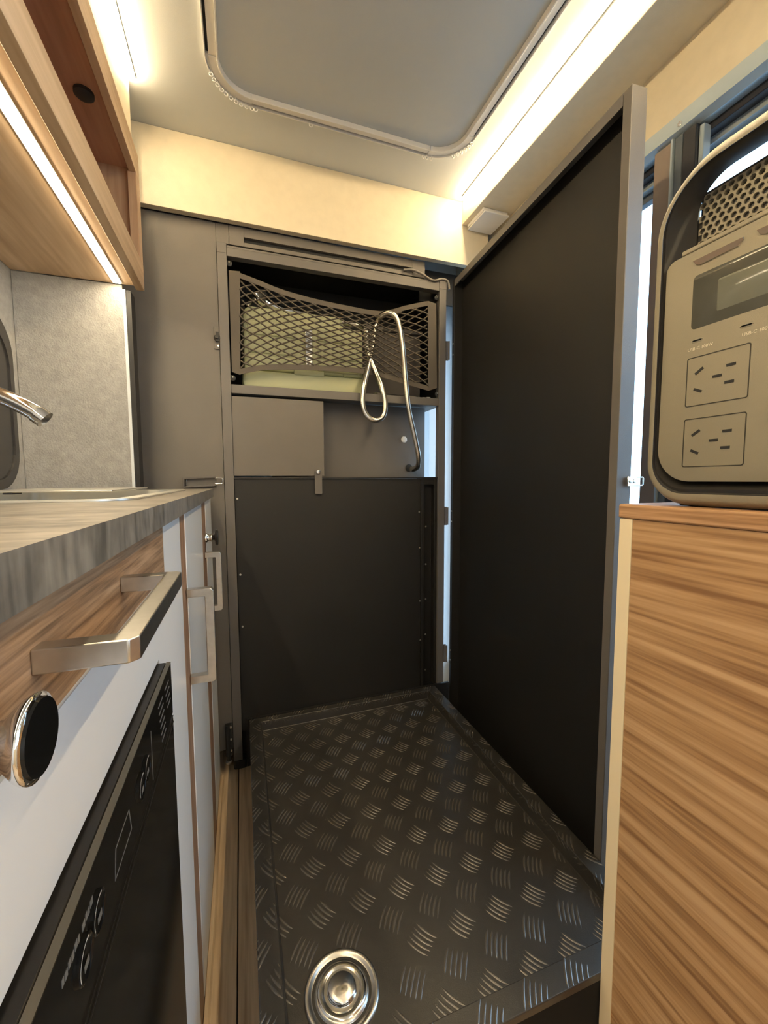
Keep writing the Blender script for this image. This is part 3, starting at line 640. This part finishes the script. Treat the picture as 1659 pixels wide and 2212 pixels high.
# steel shower hose
def hosepts():
    P = []
    for u, v, y in ((592, 662, 1.455), (700, 690, 1.455), (770, 702, 1.435), (790, 715, 1.402), (795, 760, 1.395), (812, 805, 1.376), (824, 835, 1.345), (832, 872, 1.338), (827, 900, 1.336), (808, 908, 1.336), (789, 893, 1.336), (783, 865, 1.337), (788, 825, 1.345), (797, 785, 1.384), (805, 745, 1.398), (813, 700, 1.398), (824, 682, 1.372), (843, 676, 1.346), (860, 695, 1.338), (869, 745, 1.336), (875, 815, 1.336), (882, 880, 1.334), (895, 940, 1.337), (904, 985, 1.350), (903, 1006, 1.375), (894, 1013, 1.41), (888, 1013, 1.436)):
        P.append(pix(u, v, y=y))
    return P
hp = catmull(hosepts(), 10)
res = [hp[0]]; acc = 0; step = .0016
for a, b in zip(hp, hp[1:]):
    d = (b-a).length
    while acc + d >= step:
        t = (step-acc)/d; a = a.lerp(b, t); res.append(a.copy()); d = (b-a).length; acc = 0
    acc += d
M['hose'] = plain('hose_steel', (.78, .74, .66), .26, 1)
hs = build(MB().tube(res, [.0082 if k % 2 else .0097 for k in range(len(res))], 12), 'shower_hose', 'hose', smooth='all')
tag(hs, 'flexible ribbed steel shower hose looped over the net and hanging from the locker shelf', 'hose')
# grey cable over the top rail
tag(build(MB().tube(catmull([pix(872, 583, y=1.353), pix(890, 583, y=1.349), pix(910, 591, y=1.348), pix(935, 606, y=1.352), (.690, 1.352, .7052), (.713, 1.35, .700), pix(971, 626, y=1.348)], 6), .0042, 10), 'power_cable', 'cable', smooth=True), 'thin grey cable running over the right end of the locker top rail', 'cable')

# cargo net
cn = thing('cargo_net', (.33, 1.36, .27), 'black elastic cargo net stretched across the open locker shelf', 'net')
def c1(p, t):
    t = max(0, min(1, t)); n = len(p)-1; i = min(int(t*n), n-1); f = t*n-i
    a = p[max(i-1, 0)]; b = p[i]; c = p[i+1]; d = p[min(i+2, n)]
    return .5*((2*b)+(c-a)*f+(2*a-5*b+4*c-d)*f*f+(3*b-a-3*c+d)*f**3)
def y_at(s): return 1.352 + .045*math.exp(-((s-.76)/.13)**2) + .004
def PP(u, v, s): return pix(u, v, y=y_at(s))
topc = [(518, 601), (560, 617), (605, 635), (655, 650), (705, 662), (755, 672), (800, 680), (835, 681), (880, 669), (926, 660)]
botc = [(518, 797), (560, 789), (605, 787), (655, 788), (705, 790), (755, 793), (800, 799), (835, 808), (880, 821), (926, 834)]
tp = [PP(u, v, k/9) for k, (u, v) in enumerate(topc)]; bp_ = [PP(u, v, k/9) for k, (u, v) in enumerate(botc)]
def net(s, t): a = c1(tp, s); b = c1(bp_, s); return b.lerp(a, t) - Vector((0, .004*math.sin(math.pi*t)*math.sin(math.pi*s), 0))
def strap(f0, f1, n, name):
    loops = []
    for k in range(n+1):
        a = f0(k/n); b = f1(k/n); e = Vector((0, .002, 0)); loops.append([a-e*.5, b-e*.5, b+e*.5, a+e*.5])
    return build(MB().loft(loops), name, 'web', cn, smooth=True)
up = Vector((0, 0, .0155)); dnv = Vector((0, 0, -.0165))
strap(lambda t: c1(tp, t), lambda t: c1(tp, t)+up, 40, 'webbing')
strap(lambda t: c1(bp_, t), lambda t: c1(bp_, t)+dnv, 40, 'webbing')
lw0, lw1 = PP(494, 584, 0)+Vector((0, .001, 0)), PP(501, 803, 0)+Vector((0, .001, 0)); la, lb = PP(519, 598, 0), PP(519, 798, 0)
strap(lambda t: lw0.lerp(lw1, t), lambda t: (la+Vector((0, 0, .0155))).lerp(lb+dnv, t), 6, 'webbing')
rw0, rw1 = PP(942, 656, 1)+Vector((0, .001, 0)), PP(944, 838, 1)+Vector((0, .001, 0)); ra, rb_ = PP(924, 660, 1), PP(925, 834, 1)
strap(lambda t: (ra+Vector((0, 0, .0155))).lerp(rb_+dnv, t), lambda t: rw0.lerp(rw1, t), 6, 'webbing')
cords = MB(); NC = 13; RWS = 10.2   # diamonds across / rows
for dirn in (1, -1):
    k = -18
    while k < NC + 18:
        pts = []
        for q in range(0, 35):
            t = q/34; s = (k + dirn*t*RWS)/NC
            if -.0001 <= s <= 1.0001: pts.append(net(s, t) + Vector((0, .0012*dirn, 0)))
        if len(pts) > 1: cords.tube(pts, .0024, 6, False)
        k += 1
cb = build(cords, 'net_cords', 'net', cn, smooth='all'); cb['kind'] = 'stuff'
for (u, v) in ((495, 572), (941, 646), (503, 818), (942, 852)):
    p = pix(u, v, y=1.372)
    e = build(MB().lathe(p, (0, -1, 0), [(.007, 0), (.0085, .003), (.0085, .010), (.004, .012)], 16), 'corner_stud', 'rubber', cn, smooth=True)
    build(MB().lathe(p+Vector((.0, -.0121, .002)), (0, -1, 0), [(.0035, 0), (.002, .002)], 10), 'stud_rivet', 'steel_hi', e)

# ================================================================== CEILING CURTAIN TRACK
tr = thing('curtain_track', (.3, .6, ZC-.012), 'white shower curtain track bent in a rounded rectangle on the ceiling', 'curtain track')
tx0, tx1, ty1, ty0, rad = -.050, .652, 1.178, -.60, .105
def tpath(off):   # off = distance inward from the outer line
    pts = []
    a0, a1, b1, r = tx0+off, tx1-off, ty1-off, rad-off
    L1 = [(a0, ty0), (a0, b1-r)]
    c1_ = [(a0+r-r*math.cos(math.radians(90*k/12)), b1-r+r*math.sin(math.radians(90*k/12))) for k in range(13)]
    L2 = [(a0+r, b1), (a1-r, b1)]
    c2_ = [(a1-r+r*math.sin(math.radians(90*k/12)), b1-r+r*math.cos(math.radians(90*k/12))) for k in range(13)]
    L3 = [(a1, b1-r), (a1, ty0)]
    return [L1, c1_, L2, c2_, L3]
def sweep(o0, o1, z0, z1, idx):
    A = tpath(o0)[idx]; B = tpath(o1)[idx]
    return [[(a[0], a[1], z0), (b[0], b[1], z0), (b[0], b[1], z1), (a[0], a[1], z1)] for a, b in zip(A, B)]
for idx, nm in ((0, 'rail'), (1, 'corner_piece'), (2, 'rail'), (3, 'corner_piece'), (4, 'rail')):
    z = ZC - (.0015 if nm == 'corner_piece' else 0)
    mb = MB(); mb.loft(sweep(.009, .026, ZC-.008-(ZC-z), ZC-.0004, idx)); mb.loft(sweep(.0262, .030, ZC-.014, ZC-.0004, idx)); mb.loft(sweep(0, .003, ZC-.011, ZC-.0004, idx))
    if nm == 'corner_piece': mb.loft(sweep(.003, .009, ZC-.0065, ZC-.0004, idx))
    r_ = build(mb, nm, 'white_plastic', tr, .0006, 1)
    if nm == 'rail': build(MB().loft(sweep(.0032, .0088, ZC-.0015, ZC-.0005, idx)), 'rail_slot', 'dark', r_)
# gliders hanging in the track
C1 = tpath(.0045)[1]; C2 = tpath(.0045)[3]; L2p = tpath(.0045)[2]
gpos = [(a, b) for a, b in C1[3:]] + [(C1[-1][0]+.009*k, C1[-1][1]) for k in (1, )] + [(.205, ty1-.0045)] + [(C2[0][0]-.011*k, C2[0][1]) for k in (1, 0)] + [C2[1]] + C2[6:12]
g0 = None
for k, (a, b) in enumerate(gpos):
    if g0 is None:
        gz = ZC-.0116
        mb = MB().box(a-.0014, a+.0014, b-.0014, b+.0014, gz-.0, ZC-.0067)
        mb.tube([(a+.0042*math.cos(t*math.pi/7), b, gz-.0042+.0042*math.sin(t*math.pi/7)) for t in range(15)], .0011, 6, False)
        g0 = build(mb, 'curtain_glider', 'white_plastic', smooth=True, org=Vector((a, b, gz-.0084))); g = g0
    else:
        g = g0.copy(); COL.objects.link(g); g.location = Vector((a, b, gz-.0084)) + O
    nth = ['first', 'second', 'third', 'fourth', 'fifth', 'sixth', 'seventh', 'eighth', 'ninth', 'tenth', 'last']
    if k < 11: lb, grp = nth[k] + ' white curtain glider counted from the front around the left track corner', 'gliders in the left corner'
    elif k == 11: lb, grp = 'single white curtain glider alone on the rear rail of the ceiling track', None
    elif k < 15: lb, grp = ['left', 'middle', 'right'][k-12] + 'most of three white gliders where the rear rail meets the right corner', 'gliders at the rear end of the right corner'
    else: lb, grp = nth[k-15] + ' white curtain glider counted toward the viewer on the right corner side', 'gliders on the side of the right corner'
    lb = lb.replace('middlemost', 'middle one')
    tag(g, lb, 'curtain glider', grp)
# square white lamp on the soffit
sq = thing('touch_lamp', (.825, 1.27, .888), 'flat square white plastic lamp under the right-hand soffit', 'lamp')
build(MB().box(.775, .868, 1.222, 1.324, .8785, .8877), 'lamp_base', 'white_plastic', sq, .001, 1)
build(MB().box(.778, .872, 1.218, 1.327, .8730, .8782), 'lamp_cover', 'white_plastic', sq, .0015, 2)

# ================================================================== RIGHT SIDE CABINET
CX = .515; CZ = -.0355
sc_ = thing('side_cabinet', (.69, .1, ZF), 'wood-grain side cabinet with a cream edge strip at the right', 'cabinet')
build(MB().box(CX+.018, .86, -.10, .441, ZF+.0005, -.0565), 'carcass', 'topwood', sc_)
build(MB().box(CX+.001, CX+.0178, -.10, .4225, ZF+.0005, -.0565), 'front_panel', 'rightwood', sc_, org=Vector((CX, 0, -.5)))
build(MB().box(CX, CX+.0178, .4228, .4425, ZF+.0005, -.0565), 'edge_strip', 'beige_edge', sc_)
tag(build(MB().box(CX-.002, .865, -.105, .4445, -.056, CZ), 'cabinet_top', 'topwood', None, .003, 3, org=Vector((CX, .1, -.056))), 'wooden top board of the right-hand side cabinet under the power station', 'worktop')

# ================================================================== POWER STATION
PX = .530; py0, py1 = .02, .4215; pz0, pz1 = CZ+.0005, .3935
ps = thing('power_station', (.66, .22, CZ), 'grey and black portable power station standing on the side cabinet', 'power station')
def prof(i_y, i_b, i_t, r): return rrect(py0+i_y, py1-i_y, pz0+i_b, pz1-i_t, [max(r[0]-i_y, .008), max(r[1]-i_y, .01), max(r[1]-i_y, .01), max(r[0]-i_y, .008)], 10)
rr_ = (.055, .075)
Lx = lambda p, x: [(x, a, b) for a, b in p]
# outer shell: side, bevel, front lip, inner lip going back (handle ring at the top)
build(MB().loft([Lx(prof(0, 0, 0, rr_), PX+.034), Lx(prof(0, 0, 0, rr_), PX+.018), Lx(prof(.0012, .0015, .004, rr_), PX+.010), Lx(prof(.0045, .006, .013, rr_), PX+.002), Lx(prof(.007, .009, .018, rr_), PX), Lx(prof(.013, .016, .021, rr_), PX-.0005)], True, False, False), 'shell', 'ps', ps, smooth=True)
build(MB().loft([Lx(prof(.0132, .0162, .0212, rr_), PX), Lx(prof(.014, .018, .022, rr_), PX+.0025), Lx(prof(.016, .022, .0225, rr_), PX+.001), Lx(prof(.018, .025, .024, rr_), PX+.006), Lx(prof(.034, .04, .0215, rr_), PX+.032), Lx(prof(.006, .012, .004, rr_), PX+.034)], True, False, False), 'handle_ring', 'psdark', ps, smooth=True)
build(MB().loft([Lx(rrect(py0+.003, py1-.003, pz0+.003, .335, .05, 8), PX+.0345), Lx(rrect(py0+.003, py1-.003, pz0+.003, .335, .05, 8), .79), Lx(rrect(py0+.015, py1-.015, pz0+.015, .32, .05, 8), .80)], True, True, True), 'body', 'psdark', ps, smooth=True)
# front panel, set in the ring
FT = .2765
build(MB().loft([Lx(rrect(py0+.019, py1-.0195, -.0035, FT, [.042, .012, .012, .042], 8), PX+.0335), Lx(rrect(py0+.019, py1-.0195, -.0035, FT, [.042, .012, .012, .042], 8), PX+.001), Lx(rrect(py0+.0205, py1-.021, -.002, FT-.001, [.041, .012, .012, .041], 8), PX)], True, True, True), 'front_panel', 'ps', ps, smooth=True)
build(MB().box(PX+.0002, PX+.031, py0+.03, py1-.0385, FT+.0005, FT+.0065), 'ledge_lip', 'ps', ps, .0015, 2)
# grille, a thick plate with round holes at the back of the handle recess
GX = .562
gy0, gy1, gz0, gz1 = .06, py1-.036, .286, .3555
build(MB().box(GX+.006, GX+.010, gy0-.02, gy1+.002, gz0-.004, gz1+.003), 'grille_back', 'dark', ps)
gm = MB(); pitch = .0088; hr_ = .0034; row = 0; z = gz0+.004
hexn = 8
while z < gz1-.002:
    y = gy0 + (pitch/2 if row % 2 else 0)
    while y < gy1:
        cell = [(y+pitch/2*sx_, z+pitch*.433*sz_) for sx_, sz_ in ((1, 0), (1, 1), (0, 1), (-1, 1), (-1, 0), (-1, -1), (0, -1), (1, -1))]
        hole = [(y+hr_*math.cos(2*math.pi*k/8), z+hr_*math.sin(2*math.pi*k/8)) for k in range(8)]
        gm.loft([Lx(cell, GX), Lx(hole, GX), Lx(hole, GX+.006)], True, False, False)
        y += pitch
    z += pitch*.866; row += 1
g_ = build(gm, 'grille', M['ps'], ps, fix=False); g_['kind'] = 'stuff'
# top of the grille block
build(MB().box(GX, .60, gy0-.02, gy1+.004, gz1-.0005, gz1+.002), 'recess_shelf', 'psdark', ps)
build(MB().box(GX, .60, gy0-.04, gy0-.0205, gz0-.008, gz1+.002).box(GX+.0102, .602, gy0-.03, gy1+.004, gz0-.004, gz1-.001), 'recess_block', 'psdark', ps)
# buttons, screen, ports
def panelbox(y0, y1, z0, z1, name, mat, x0=-.0006, x1=.002, r=.003, par=None): return build(MB().loft([Lx(rrect(y0, y1, z0, z1, r, 4), PX+x1), Lx(rrect(y0, y1, z0, z1, r, 4), PX+x0+.0005), Lx(rrect(y0+.0006, y1-.0006, z0+.0006, z1-.0006, max(r if not isinstance(r, list) else .002, .001), 4), PX+x0)], True, True, True), name, mat, par or ps, smooth=True)
for y0, y1 in ((.3135, .369), (.247, .3035)):
    bt = build(MB().loft([Lx([(y0+.005, .2565), (y1-.010, .2555), (y1-.004, .2585), (y1, .2655), (y0+.0005, .2655), (y0, .262)], PX+.001), Lx([(y0+.006, .2575), (y1-.010, .2565), (y1-.005, .259), (y1-.0015, .2645), (y0+.002, .2645), (y0+.001, .262)], PX-.0014)]), 'button', 'pssteel', ps)
scn = panelbox(.20, .3668, .182, .2460, 'screen', 'psscreen', -.0003, .002, .005)
panelbox(.214, .3385, .1945, .2310, 'display', 'pslcd', -.0006, .0, .002, scn)
for yc in (.3585, .3065):
    panelbox(yc-.0068, yc+.0068, .1655, .1705, 'usb_port', 'ps', -.0004, .001, .0022)
    panelbox(yc-.0056, yc+.0056, .1668, .1695, 'usb_slot', 'dark', -.0006, .001, .0012)
text('USB-C 100W', .0052, (PX-.0002, .3690, .1570), (0, -1, 0), (0, 0, 1), 'pstext', ps)
text('USB-C 100W', .0052, (PX-.0002, .3105, .1570), (0, -1, 0), (0, 0, 1), 'pstext', ps)
for zb in (.0890, .0145):
    zt = zb + .0595
    so = ring(PX-.0004, PX+.0002, rrect(.3008, .3688, zb, zt, .0025, 3), rrect(.3018, .3678, zb+.001, zt-.001, .002, 3), MB())
    so = build(so, 'socket_outline', 'psline', ps)
    sl = MB()
    for (y, z, dy, dz) in ((.3540, zb+.0415, -.0045, .0030), (.3545, zb+.0185, -.0045, -.0022), (.3335, zb+.0310, -.0048, 0), (.3195, zb+.0405, -.0048, 0), (.3205, zb+.0215, -.0048, 0)):
        a = Vector((PX-.0002, y-dy*1.0, z-dz)); b = Vector((PX-.0002, y+dy*1.0, z+dz)); sl.bar(a, b, .0006, .0030, (0, 0, 1))
    build(sl, 'socket_slots', 'dark', so)
for y in (.06, .38):
    build(MB().box(.56, .59, y-.015, y+.010, CZ+.0001, CZ+.0012), 'foot', 'rubber', ps)
